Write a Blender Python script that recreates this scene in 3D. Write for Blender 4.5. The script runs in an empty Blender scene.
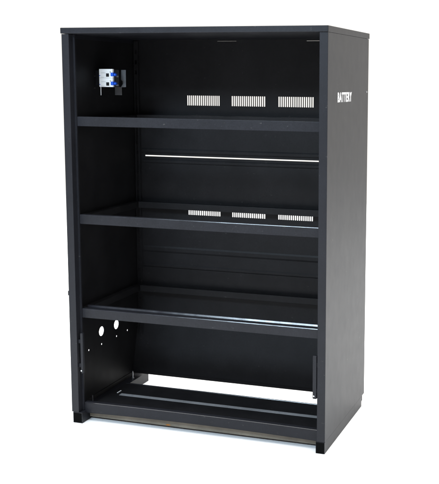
import bpy, bmesh, math, random
from mathutils import Vector, Matrix
random.seed(4)
scene = bpy.context.scene
COL = scene.collection

# ------------------------------------------------------------------ sizes (metres)
W, D, H = 1.087, 0.600, 1.600        # outer cabinet
LT = 0.023                           # lid thickness
ZB = 0.0457                          # underside of the panels (top of the skids)
DS = 0.594                           # depth of the side panels
YB = 0.575                           # inner face of the back
SH = (1.254, 0.8615, 0.475)          # tops of the three shelves

# ------------------------------------------------------------------ materials
def nodes_of(name):
    m = bpy.data.materials.new(name); m.use_nodes = True
    nt = m.node_tree
    return m, nt, nt.nodes['Principled BSDF']

def paint(name, col, rough=0.45, spec=0.4, mottle=0.25, bump=0.08, metallic=0.0, dust=0.0, rvar=0.04):
    """powder coat: fine orange-peel bump, cloudy gloss and slight colour mottling"""
    m, nt, b = nodes_of(name)
    N, L = nt.nodes.new, nt.links.new
    tc = N('ShaderNodeTexCoord')
    cloud = N('ShaderNodeTexNoise'); cloud.inputs['Scale'].default_value = 7.0
    cloud.inputs['Detail'].default_value = 5.0; cloud.inputs['Roughness'].default_value = 0.6
    L(tc.outputs['Object'], cloud.inputs['Vector'])
    fine = N('ShaderNodeTexNoise'); fine.inputs['Scale'].default_value = 520.0
    fine.inputs['Detail'].default_value = 2.0
    L(tc.outputs['Object'], fine.inputs['Vector'])
    ramp = N('ShaderNodeMapRange')
    ramp.inputs['From Min'].default_value = 0.3; ramp.inputs['From Max'].default_value = 0.7
    ramp.inputs['To Min'].default_value = 1 - mottle; ramp.inputs['To Max'].default_value = 1 + mottle
    L(cloud.outputs['Fac'], ramp.inputs['Value'])
    mul = N('ShaderNodeMix'); mul.data_type = 'RGBA'; mul.blend_type = 'MULTIPLY'
    mul.inputs['Factor'].default_value = 1.0
    mul.inputs['A'].default_value = (*col, 1)
    mpg = N('ShaderNodeMapping'); mpg.inputs['Scale'].default_value = (26, 26, 17)
    L(tc.outputs['Object'], mpg.inputs['Vector'])
    streak = N('ShaderNodeTexNoise'); streak.inputs['Scale'].default_value = 1.0; streak.inputs['Detail'].default_value = 4.0
    L(mpg.outputs['Vector'], streak.inputs['Vector'])
    grain = N('ShaderNodeTexNoise'); grain.inputs['Scale'].default_value = 230.0; grain.inputs['Detail'].default_value = 3.0
    L(tc.outputs['Object'], grain.inputs['Vector'])
    gr = N('ShaderNodeMapRange'); gr.inputs['From Min'].default_value = 0.3; gr.inputs['From Max'].default_value = 0.7
    gr.inputs['To Min'].default_value = 0.80 if dust else 0.96; gr.inputs['To Max'].default_value = 1.20 if dust else 1.04
    L(grain.outputs['Fac'], gr.inputs['Value'])
    mm = N('ShaderNodeMath'); mm.operation = 'MULTIPLY'
    L(ramp.outputs['Result'], mm.inputs[0]); L(gr.outputs['Result'], mm.inputs[1])
    L(mm.outputs['Value'], mul.inputs['B'])
    if dust:
        # sparse pale specks and short scuffs
        mp2 = N('ShaderNodeMapping'); mp2.inputs['Scale'].default_value = (60, 60, 95); mp2.inputs['Rotation'].default_value = (.2, .35, .3)
        L(tc.outputs['Object'], mp2.inputs['Vector'])
        sn = N('ShaderNodeTexNoise'); sn.inputs['Scale'].default_value = 1.0; sn.inputs['Detail'].default_value = 6.0
        L(mp2.outputs['Vector'], sn.inputs['Vector'])
        sr_ = N('ShaderNodeMapRange'); sr_.inputs['From Min'].default_value = 0.68; sr_.inputs['From Max'].default_value = 0.78
        sr_.inputs['To Max'].default_value = dust
        L(sn.outputs['Fac'], sr_.inputs['Value'])
        dm = N('ShaderNodeMix'); dm.data_type = 'RGBA'; dm.inputs['B'].default_value = (.16, .155, .145, 1)
        L(sr_.outputs['Result'], dm.inputs['Factor']); L(mul.outputs['Result'], dm.inputs['A'])
        L(dm.outputs['Result'], b.inputs['Base Color'])
    else:
        L(mul.outputs['Result'], b.inputs['Base Color'])
    rr = N('ShaderNodeMapRange')
    rr.inputs['From Min'].default_value = 0.3; rr.inputs['From Max'].default_value = 0.7
    rr.inputs['To Min'].default_value = rough - rvar; rr.inputs['To Max'].default_value = rough + rvar
    mix_ = N('ShaderNodeMath'); mix_.operation = 'MULTIPLY_ADD'; mix_.inputs[1].default_value = 0.6
    half = N('ShaderNodeMath'); half.operation = 'MULTIPLY'; half.inputs[1].default_value = 0.4
    L(cloud.outputs['Fac'], half.inputs[0]); L(streak.outputs['Fac'], mix_.inputs[0]); L(half.outputs['Value'], mix_.inputs[2])
    L(mix_.outputs['Value'], rr.inputs['Value'])
    L(rr.outputs['Result'], b.inputs['Roughness'])
    bp = N('ShaderNodeBump'); bp.inputs['Strength'].default_value = bump
    bp.inputs['Distance'].default_value = 0.0006
    L(fine.outputs['Fac'], bp.inputs['Height'])
    L(bp.outputs['Normal'], b.inputs['Normal'])
    b.inputs['Specular IOR Level'].default_value = spec
    b.inputs['Metallic'].default_value = metallic
    return m

M = {
    'paint':  paint('black_powder_coat', (0.0118, 0.0122, 0.0155), 0.44, 0.23, 0.15, 0.10, dust=0.3, rvar=0.026),
    'inner':  paint('powder_coat_inner_shade', (0.0098, 0.0095, 0.0105), 0.52, 0.15, dust=0.12),  # same coat as outside, interior shade put into a darker, duller tone
    'rubbed': paint('rubbed_glossy_edge', (0.02, 0.02, 0.025), 0.19, 0.50, 0.3, 0.02, rvar=0.10),
    'edge':   paint('worn_steel_edge', (0.30, 0.33, 0.38), 0.28, 0.5, 0.2, 0.04, 1.0),
    'strip':  paint('shaded_floor_olive', (0.165, 0.146, 0.115), 0.6, 0.3, 0.35),
    'orange_brown':   paint('orange_brown', (0.36, 0.15, 0.04), 0.85, 0.2, 0.5),
    'grey':   paint('grey_print_and_shaded_floor', (0.22, 0.225, 0.235), 0.5, 0.3, 0.2),
    'steel':  paint('zinc_steel', (0.55, 0.56, 0.58), 0.32, 0.5, 0.12, 0.02, 1.0),
    'white':  paint('white_moulding_and_bright_floor', (0.90, 0.90, 0.89), 0.4, 0.4, 0.05, 0.02),
    'blue':   paint('blue_plastic', (0.012, 0.10, 0.62), 0.35, 0.5, 0.05, 0.02),
    'hole':   paint('black_plastic', (0.012, 0.012, 0.013), 0.5, 0.3, 0.1),
    'cap':    paint('tube_end_black', (0.004, 0.004, 0.004), 0.9, 0.03, 0.1),  # painted dark inside of the hollow tube ends
    'ink':    paint('white_screen_print', (0.86, 0.86, 0.86), 0.5, 0.3, 0.05, 0.02),
    'floor':  paint('white_studio_floor', (0.86, 0.86, 0.86), 0.7, 0.2, 0.02, 0.02),
}

# ------------------------------------------------------------------ mesh helpers
def link(name, bm, mat, parent=None, smooth=False):
    me = bpy.data.meshes.new(name); bm.normal_update(); bm.to_mesh(me); bm.free()
    if smooth:
        for p in me.polygons: p.use_smooth = True
    o = bpy.data.objects.new(name, me); COL.objects.link(o)
    me.materials.append(M[mat])
    if parent: o.parent = parent
    return o

def box(bm, x0, x1, y0, y1, z0, z1, bev=0.0, seg=2):
    g = bmesh.ops.create_cube(bm, size=1.0)
    vs = g['verts']
    for v in vs:
        v.co = Vector((x0 + (v.co.x + .5) * (x1 - x0), y0 + (v.co.y + .5) * (y1 - y0), z0 + (v.co.z + .5) * (z1 - z0)))
    if bev:
        es = list({e for v in vs for e in v.link_edges})
        bmesh.ops.bevel(bm, geom=es, offset=bev, segments=seg, profile=0.5, affect='EDGES')
    return bm

def prism(bm, pts, axis, a0, a1):
    """extrude a closed outline (2D) along an axis; axis 'x': pts=(y,z), 'y': (x,z), 'z': (x,y)"""
    def co(p, a):
        return {'x': (a, p[0], p[1]), 'y': (p[0], a, p[1]), 'z': (p[0], p[1], a)}[axis]
    lo = [bm.verts.new(co(p, a0)) for p in pts]; hi = [bm.verts.new(co(p, a1)) for p in pts]
    fs = [bm.faces.new(lo), bm.faces.new(hi)]
    n = len(pts)
    for i in range(n):
        fs.append(bm.faces.new((lo[i], lo[(i + 1) % n], hi[(i + 1) % n], hi[i])))
    bmesh.ops.recalc_face_normals(bm, faces=fs)
    return bm

def rod(bm, p0, p1, r, n=12, r2=None):
    p0, p1 = Vector(p0), Vector(p1)
    d = p1 - p0
    mt = Matrix.Translation((p0 + p1) / 2) @ d.to_track_quat('Z', 'Y').to_matrix().to_4x4()
    bmesh.ops.create_cone(bm, cap_ends=True, segments=n, radius1=r, radius2=r if r2 is None else r2, depth=d.length, matrix=mt)
    return bm

def ring(cx, cy, r, n=28):
    return [(cx + r * math.cos(2 * math.pi * i / n), cy + r * math.sin(2 * math.pi * i / n)) for i in range(n)]

def rect(x0, x1, y0, y1):
    return [(x0, y0), (x1, y0), (x1, y1), (x0, y1)]

def curve_mesh(cu):
    o = bpy.data.objects.new('temporary', cu); COL.objects.link(o)
    dg = bpy.context.evaluated_depsgraph_get()
    me = bpy.data.meshes.new_from_object(o.evaluated_get(dg))
    bpy.data.objects.remove(o); bpy.data.curves.remove(cu)
    return me

def sheet(name, outline, holes, thick, plane, at, mat, parent):
    """sheet metal with punched holes. plane 'yz': outline=(y,z) at x; 'xz': (x,z) at y; 'xy': (x,y) at z"""
    cu = bpy.data.curves.new('outline', 'CURVE'); cu.dimensions = '2D'; cu.fill_mode = 'BOTH'; cu.extrude = thick / 2
    for pts in [outline] + holes:
        s = cu.splines.new('POLY'); s.points.add(len(pts) - 1); s.use_cyclic_u = True
        for p, q in zip(s.points, pts): p.co = (q[0], q[1], 0, 1)
    me = curve_mesh(cu)
    mt = {'yz': Matrix(((0, 0, 1, at), (1, 0, 0, 0), (0, 1, 0, 0), (0, 0, 0, 1))),
          'xz': Matrix(((1, 0, 0, 0), (0, 0, -1, at), (0, 1, 0, 0), (0, 0, 0, 1))),
          'xy': Matrix.Translation((0, 0, at))}[plane]
    me.transform(mt); me.name = name
    for p in me.polygons: p.use_smooth = False
    bm = bmesh.new(); bm.from_mesh(me); bpy.data.meshes.remove(me)
    bmesh.ops.remove_doubles(bm, verts=bm.verts, dist=1e-6)
    bmesh.ops.recalc_face_normals(bm, faces=bm.faces)
    return link(name, bm, mat, parent)

B = bmesh.new

# ------------------------------------------------------------------ the floor
fl = link('floor', box(B(), -5.5, 6.5, -5.0, 7.0, -0.05, 0.0), 'floor')
fl['kind'] = 'structure'; fl['label'] = 'plain white studio floor under the cabinet'

# ------------------------------------------------------------------ the cabinet
cab = bpy.data.objects.new('battery_cabinet', None); COL.objects.link(cab)
cab['label'] = 'tall open-fronted black steel battery cabinet with three shelves, standing on white floor'
cab['category'] = 'cabinet'

# lid: a shallow folded cap that overhangs left and back by a few millimetres
bm = box(B(), -0.0035, W + 0.0012, -0.0022, D + 0.002, H - LT, H, 0.0020)
for a, b in ((.0023, .0040), (W - .0040, W - .0023)):  # added inner lips, block light leaking through the lid seam
    box(bm, a, b, .031, .573, H - LT - .016, H - LT + .002)
lid = link('lid', bm, 'paint', cab)

# side panels (the left one punched for cables) and their folded front posts
z0, z1 = ZB, H - LT - 0.0012
lh = [ring(.2445, .3215, .0207), ring(.3725, .3190, .0207)] + \
     [ring(y, z, .0042, 12) for y, z in ((.2437, .2645), (.3724, .2655), (.4706, .2675), (.1393, .2665))]
left = sheet('side_panel', rect(.0016, DS, z0, z1), lh, .0020, 'yz', .0011, 'paint', cab)
right = sheet('side_panel', rect(.0016, DS, z0, z1), [], .0020, 'yz', W - .0011, 'paint', cab)
for o, sg in ((left, 1), (right, -1)):
    o.data.materials.append(M['inner'])
    for p in o.data.polygons:
        if p.normal.x * sg > .5: p.material_index = 1
prof = [(0, .0012), (.0004, .0004), (.0012, 0), (.0312, 0), (.032, .0008), (.032, .0287), (.0400, .0287), (.0400, .036), (.0385, .036), (.0385, .0302), (.0305, .0302), (.0305, .0015), (0, .0015)]
link('post', prism(B(), prof, 'z', z0 + .0003, z1 - .0004), 'paint', cab)
link('post', prism(B(), [(W - x, y) for x, y in prof], 'z', z0 + .0003, z1 - .0004), 'paint', cab)

# small hinge pin that shows past the left edge
link('hinge_pin', rod(B(), (-.0032, .006, .533), (-.0032, .006, .551), .0032, 10), 'hole', cab)

# perforated rear uprights
for x0, x1 in ((.0135, .0345), (W - .0345, W - .0135)):
    hs = [rect((x0 + x1) / 2 - .005, (x0 + x1) / 2 + .005, z, z + .018) for z in [.12 + .045 * k for k in range(32)]]
    sheet('upright', rect(x0, x1, .06, 1.57), hs, .002, 'xz', .556, 'inner', cab)

# back: an upper and a lower sheet with an air slit between them, vent slots punched in both
def slots(x0, x1, za, zb, n):
    p = (x1 - x0) / n
    return [rect(x0 + p * i + p * .21, x0 + p * i + p * .79, za, zb) for i in range(n)]
GR = ((.262, .421), (.4745, .6345), (.6915, .8545))
vu = [s for a, b in GR for s in slots(a, b, 1.2895, 1.3330, 17)]
vu += [rect(.41, .50, 1.5699, 1.57015), rect(.82, 1.04, 1.5697, 1.57025)]
up = sheet('back_panel', rect(.0015, W - .0015, 1.0625, 1.5776), vu, .0015, 'xz', YB + .00075, 'inner', cab)
vl = [s for a, b in GR for s in slots(a, b, .7985, .8430, 17)]
lo_out = [(.0015, .2950), (W - .0015, .2950), (W - .0015, 1.0626), (W - .045, 1.0626), (W - .045, 1.0572), (.0526, 1.0572), (.0526, 1.0626), (.0015, 1.0626)]
low = sheet('back_panel', lo_out, vl, .0015, 'xz', YB + .00075, 'inner', cab)
# folded stiffeners pressed into the back sheets
def rib(z, h, parent):
    prof = [(YB - .0003, z - h / 2), (YB - .004, z - h / 4), (YB - .004, z + h / 4), (YB - .0003, z + h / 2)]
    link('stiffener', prism(B(), prof, 'x', .036, W - .036), 'inner', parent)
for z, h in ((1.083, .022), (1.036, .020), (.632, .030), (.556, .018)):
    rib(z, h, up if z > 1.06 else low)
# added baffle closing the lower back, sloped so light reaches the floor behind
bm = B()
prism(bm, [(.5745, .300), (.5765, .300), (.5160, .0560), (.5095, .0560), (.5095, .0700), (.5140, .0700)], 'x', .0016, W - .0016)
link('light_gap_baffle', bm, 'inner', cab)

def rail(x0, x1, y0, y1, zb, zt, h, tilt):
    """folded rail whose front upper edge is a narrow chamfer"""
    bm = B()
    return prism(bm, [(y0, zb), (y0, zt - h), (y0 + h / math.tan(math.radians(tilt)), zt), (y1, zt), (y1, zb)], 'x', x0, x1)

def rub(o):
    """the rounded upper edges of a rail are rubbed glossy"""
    o.data.materials.append(M['rubbed'])
    for p in o.data.polygons:
        n = p.normal
        if n.z > .08 and n.y < -.08 and abs(n.x) < .3: p.material_index = 1

# shelves: open frames the batteries stood in
for k, s in enumerate(SH):
    fr = link('shelf', rail(.0406, W - .0406, .033, .057, s - .037, s, (.0015, .0018, .0022)[k], (81, 67, 63)[k]), 'paint', cab)
    if k: rub(fr)
    for a, b in ((.0026, .0330), (W - .0330, W - .0026)):
        link('side_rail', box(B(), a, b, .0575, .5535, s - .037, s - .0100, .0015), 'inner', fr)
    link('rear_rail', box(B(), .0360, W - .0360, .532, .5540, s - .0365, s - .0080, .0015), 'inner', fr)
    if k == 2:
        rub(link('rail_lip', rail(.0345, W - .0345, .0820, .0960, s - .012, s + .0020, .0064, 63), 'paint', fr))

# base: arched front rail, painted strip of shaded floor under it, open deck, two hollow skids
n = 24
xs = [.0406 + (W - .0812) * i / n for i in range(n + 1)]
zt = [.0795 + .0035 * (1 - (2 * i / n - 1) ** 2) for i in range(n + 1)]
zl = [.0330 + .0078 * (1 - (2 * i / n - 1) ** 2) for i in range(n + 1)]
bm = B()
prism(bm, list(zip(xs, zl)) + list(zip(xs, zt))[::-1], 'y', .033, .056)
bmesh.ops.bevel(bm, geom=[e for e in bm.edges if abs(e.verts[0].co.y - e.verts[1].co.y) < 1e-6 and abs(e.verts[0].co.x - e.verts[1].co.x) > 1e-3], offset=.0030, segments=3, affect='EDGES')
base = link('base_frame', bm, 'paint', cab); rub(base)
st = link('shaded_floor_strip', box(B(), .0485, W - .0485, .0580, .0605, .0105, .0480, .0006), 'strip', base)  # stands in for the floor in shade, its olive tone painted on
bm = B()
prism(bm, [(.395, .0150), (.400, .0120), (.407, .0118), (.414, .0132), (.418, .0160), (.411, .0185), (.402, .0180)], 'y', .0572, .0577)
link('orange_patch', bm, 'orange_brown', st)  # small orange fleck on the strip
dk = sheet('deck', rect(.0490, W - .0490, .0620, .363), [rect(.095, W - .05, .2140, .2415)], .0025, 'xy', .0537, 'inner', base)
rub(link('deck_lip', rail(.0500, W - .0500, .3634, .3710, .0460, .0560, .0026, 58), 'paint', dk))

link('shaded_floor_bar', box(B(), .0955, W - .0505, .2155, .2400, .0530, .0552, .0006), 'grey', dk)  # grey bar paints the shaded floor seen through the deck slot
link('bright_floor_bit', box(B(), .0745, .0795, .236, .268, .0550, .0570, .0006), 'white', dk)  # white piece paints the bright floor seen through a small gap
for a, b in ((.0023, .0054), (W - .0054, W - .0023)):
    link('seam_light_block', box(B(), a, b, .030, .573, .020, .062), 'inner', base)  # added strips, block light leaking between skids and side panels

def skid(x0, x1, y1):
    bm = B(); t = .003; z1 = ZB - .0012
    # hollow square tube
    prism(bm, [(x0, 0), (x1, 0), (x1, z1), (x0, z1)], 'y', .0, y1)
    bmesh.ops.delete(bm, geom=[f for f in bm.faces if abs(f.normal.y) > .9], context='FACES_ONLY')
    r = link('skid', bm, 'paint', base)
    sol = r.modifiers.new('wall', 'SOLIDIFY'); sol.thickness = t; sol.offset = -1
    return r
sl = skid(.0055, .0472, .5790)
sr = skid(W - .0360, W - .0006, .5530)
link('tube_end_dark', box(B(), W - .0352, W - .0022, -.0010, .0060, .0012, ZB - .0022, .001), 'cap', sr)  # black plate paints the dark inside of the hollow tube end
link('tube_end_dark', box(B(), .0058, .0469, .0022, .0060, .0006, ZB - .0016), 'cap', sl)  # same painted dark, set just inside the left tube
# levelling studs standing on the skids
for p, x in ((sl, .0285), (sr, W - .020)):
    for y in (.1145, .4625):
        bm = B(); rod(bm, (x, y, ZB - .001), (x, y, .080), .0026, 10); rod(bm, (x, y, ZB - .001), (x, y, ZB + .006), .0055, 6)
        link('stud', bm, 'steel', p, False)

# latch bars beside the bottom compartment
for x0, x1, xa, xb in ((.0425, .0550, .0318, .0426), (1.0345, 1.0510, 1.0509, 1.0553)):
    bm = B(); box(bm, x0, x1, .006, .020, .210, .3785, .0030, 3)
    box(bm, xa, xb, .010, .016, .235, .250); box(bm, xa, xb, .010, .016, .335, .350)
    lb = link('latch_bar', bm, 'paint', cab)
    for z in (.222,):
        link('screw', rod(B(), ((x0 + x1) / 2 - .002, .0062, z), ((x0 + x1) / 2 - .002, .0035, z), .0032, 10), 'steel', lb)

# loose marks on the left wall: a screw low at the front and two rivets by the breaker
for y, z, r in ((.062, .176, .0034), (.237, 1.415, .0022), (.2347, 1.3654, .0022)):
    link('screw', rod(B(), (.0021, y, z), (.0050, y, z), r, 10), 'steel', left)
link('screw', rod(B(), (W - .0001, .566, 1.358), (W + .0020, .566, 1.358), .0038, 12), 'steel', right)

# lettering on the right side
cu = bpy.data.curves.new('letters', 'FONT'); cu.body = 'BATTERY'; cu.size = 1.0; cu.extrude = 0.004; cu.offset = 0.032; cu.space_character = 1.18
me = curve_mesh(cu)
xs_ = [v.co.x for v in me.vertices]; ys_ = [v.co.y for v in me.vertices]
sx = .197 / (max(xs_) - min(xs_)); sy = .0365 / (max(ys_) - min(ys_)); mx, my = min(xs_), min(ys_)
for v in me.vertices:
    x, y, z = v.co
    v.co = (W + .0004 + z * .05, .1305 + (x - mx) * sx, 1.3235 + (y - my) * sy)
me.name = 'lettering'; me.materials.clear(); me.materials.append(M['ink'])
lt = bpy.data.objects.new('lettering', me); COL.objects.link(lt); lt.parent = right

# two-pole breaker on a short rail fixed to the left wall
bm = B()
for za, zb in ((1.3705, 1.4068), (1.4074, 1.4437)):
    prism(bm, [(.0330, .222), (.0925, .222), (.0945, .224), (.0945, .2340), (.0330, .2340)], 'z', za, zb)
br = link('circuit_breaker', bm, 'white', cab)
link('housing', box(B(), .0345, .0900, .2342, .2850, 1.3715, 1.4425, .0015), 'hole', br)
for z in (1.4190, 1.3826):
    link('terminal', box(B(), .0655, .0785, .2205, .2225, z - .0068, z + .0068), 'hole', br)
    link('marking', box(B(), .0335, .0375, .2212, .2222, z - .004, z - .001), 'blue', br)
    bm = B(); box(bm, .0868, .0985, .2195, .2440, z - .0048, z + .0098, .001); box(bm, .0985, .1065, .2255, .2400, z - .002, z + .0060, .001)
    link('toggle', bm, 'blue', br)
    link('clip', box(B(), .0905, .1030, .2480, .2580, z - .0080, z - .0020, .0008), 'steel', br)
    link('screw', rod(B(), (.0850, .2222, z + .0125), (.0850, .2205, z + .0125), .0022, 10), 'steel', br)
    link('marking', box(B(), .0420, .0620, .2212, .2222, z + .0085, z + .0093), 'grey', br)
    link('marking', box(B(), .0420, .0560, .2212, .2222, z - .0090, z - .0082), 'grey', br)
link('mounting_rail', box(B(), .0022, .0328, .2450, .2620, 1.376, 1.438), 'paint', br)
bk = [(.0925, 1.441), (.0905, 1.400), (.0985, 1.393), (.0985, 1.382), (.0905, 1.3700), (.0615, 1.3700), (.0615, 1.3362), (.0930, 1.3362), (.0930, 1.3690), (.1130, 1.3700), (.1140, 1.441)]
link('bracket', prism(B(), bk, 'y', .2980, .3000), 'steel', br)
link('wire', rod(B(), (.0385, .2235, 1.3360), (.0385, .2235, 1.3700), .0013, 8), 'white', br)

# ------------------------------------------------------------------ camera (solved from the cabinet's corners)
f, cx, cy, X, Y, Z, yaw, pitch, roll = 930.9395, 326.1557, 202.9155, 2.05397, -3.23110, 1.40524, 0.291441, -0.131000, 0.0081657
fw = Vector((-math.sin(yaw) * math.cos(pitch), math.cos(yaw) * math.cos(pitch), math.sin(pitch)))
r = Vector((math.cos(yaw), math.sin(yaw), 0)); u = r.cross(fw)
r2 = r * math.cos(roll) + u * math.sin(roll); u2 = -r * math.sin(roll) + u * math.cos(roll)
cam = bpy.data.cameras.new('camera'); co = bpy.data.objects.new('camera', cam); COL.objects.link(co)
mat = Matrix((r2, u2, -fw)).transposed().to_4x4(); mat.translation = (X, Y, Z)
co.matrix_world = mat
cam.sensor_fit = 'HORIZONTAL'; cam.sensor_width = 36; cam.lens = f * 36 / 439
cam.shift_x = (219.5 - cx) / 439; cam.shift_y = -(242 - cy) / 439
cam.clip_end = 200
scene.camera = co

# ------------------------------------------------------------------ light: world made blank white behind, dimmer room in front, window softbox, added floor fill
w = bpy.data.worlds.new('World'); scene.world = w; w.use_nodes = True
nt = w.node_tree; bg = nt.nodes['Background']
tc = nt.nodes.new('ShaderNodeTexCoord'); sp = nt.nodes.new('ShaderNodeSeparateXYZ')
nt.links.new(tc.outputs['Generated'], sp.inputs['Vector'])
mr = nt.nodes.new('ShaderNodeMapRange'); mr.inputs['From Min'].default_value = -0.25; mr.inputs['From Max'].default_value = 0.15
nt.links.new(sp.outputs['Y'], mr.inputs['Value'])
mx_ = nt.nodes.new('ShaderNodeMix'); mx_.data_type = 'RGBA'
mx_.inputs['A'].default_value = (0.36, 0.37, 0.40, 1); mx_.inputs['B'].default_value = (1.20, 1.16, 1.09, 1)
nt.links.new(mr.outputs['Result'], mx_.inputs['Factor'])
nt.links.new(mx_.outputs['Result'], bg.inputs['Color']); bg.inputs['Strength'].default_value = 1.0

def area(name, loc, target, sx, sy, power, col):
    l = bpy.data.lights.new(name, 'AREA'); l.shape = 'RECTANGLE'; l.size = sx; l.size_y = sy; l.energy = power; l.color = col
    o = bpy.data.objects.new(name, l); COL.objects.link(o); o.location = loc
    o.rotation_euler = (Vector(target) - Vector(loc)).to_track_quat('-Z', 'Y').to_euler()
    return o
area('floor_fill', (.6, 1.5, 5.0), (.6, 1.5, 0), 9, 8, 1100, (1, 1, .99))  # added lamp with no seen source, keeps the floor white
area('window_softbox', (-.25, -3.35, 3.2), (.6, 0, .8), 1.7, 0.8, 165, (.68, .85, 1.0))

# ------------------------------------------------------------------ output
scene.render.engine = 'CYCLES'
scene.view_settings.view_transform = 'Standard'; scene.view_settings.look = 'None'
scene.view_settings.exposure = 0; scene.view_settings.gamma = 1
scene.cycles.max_bounces = 8
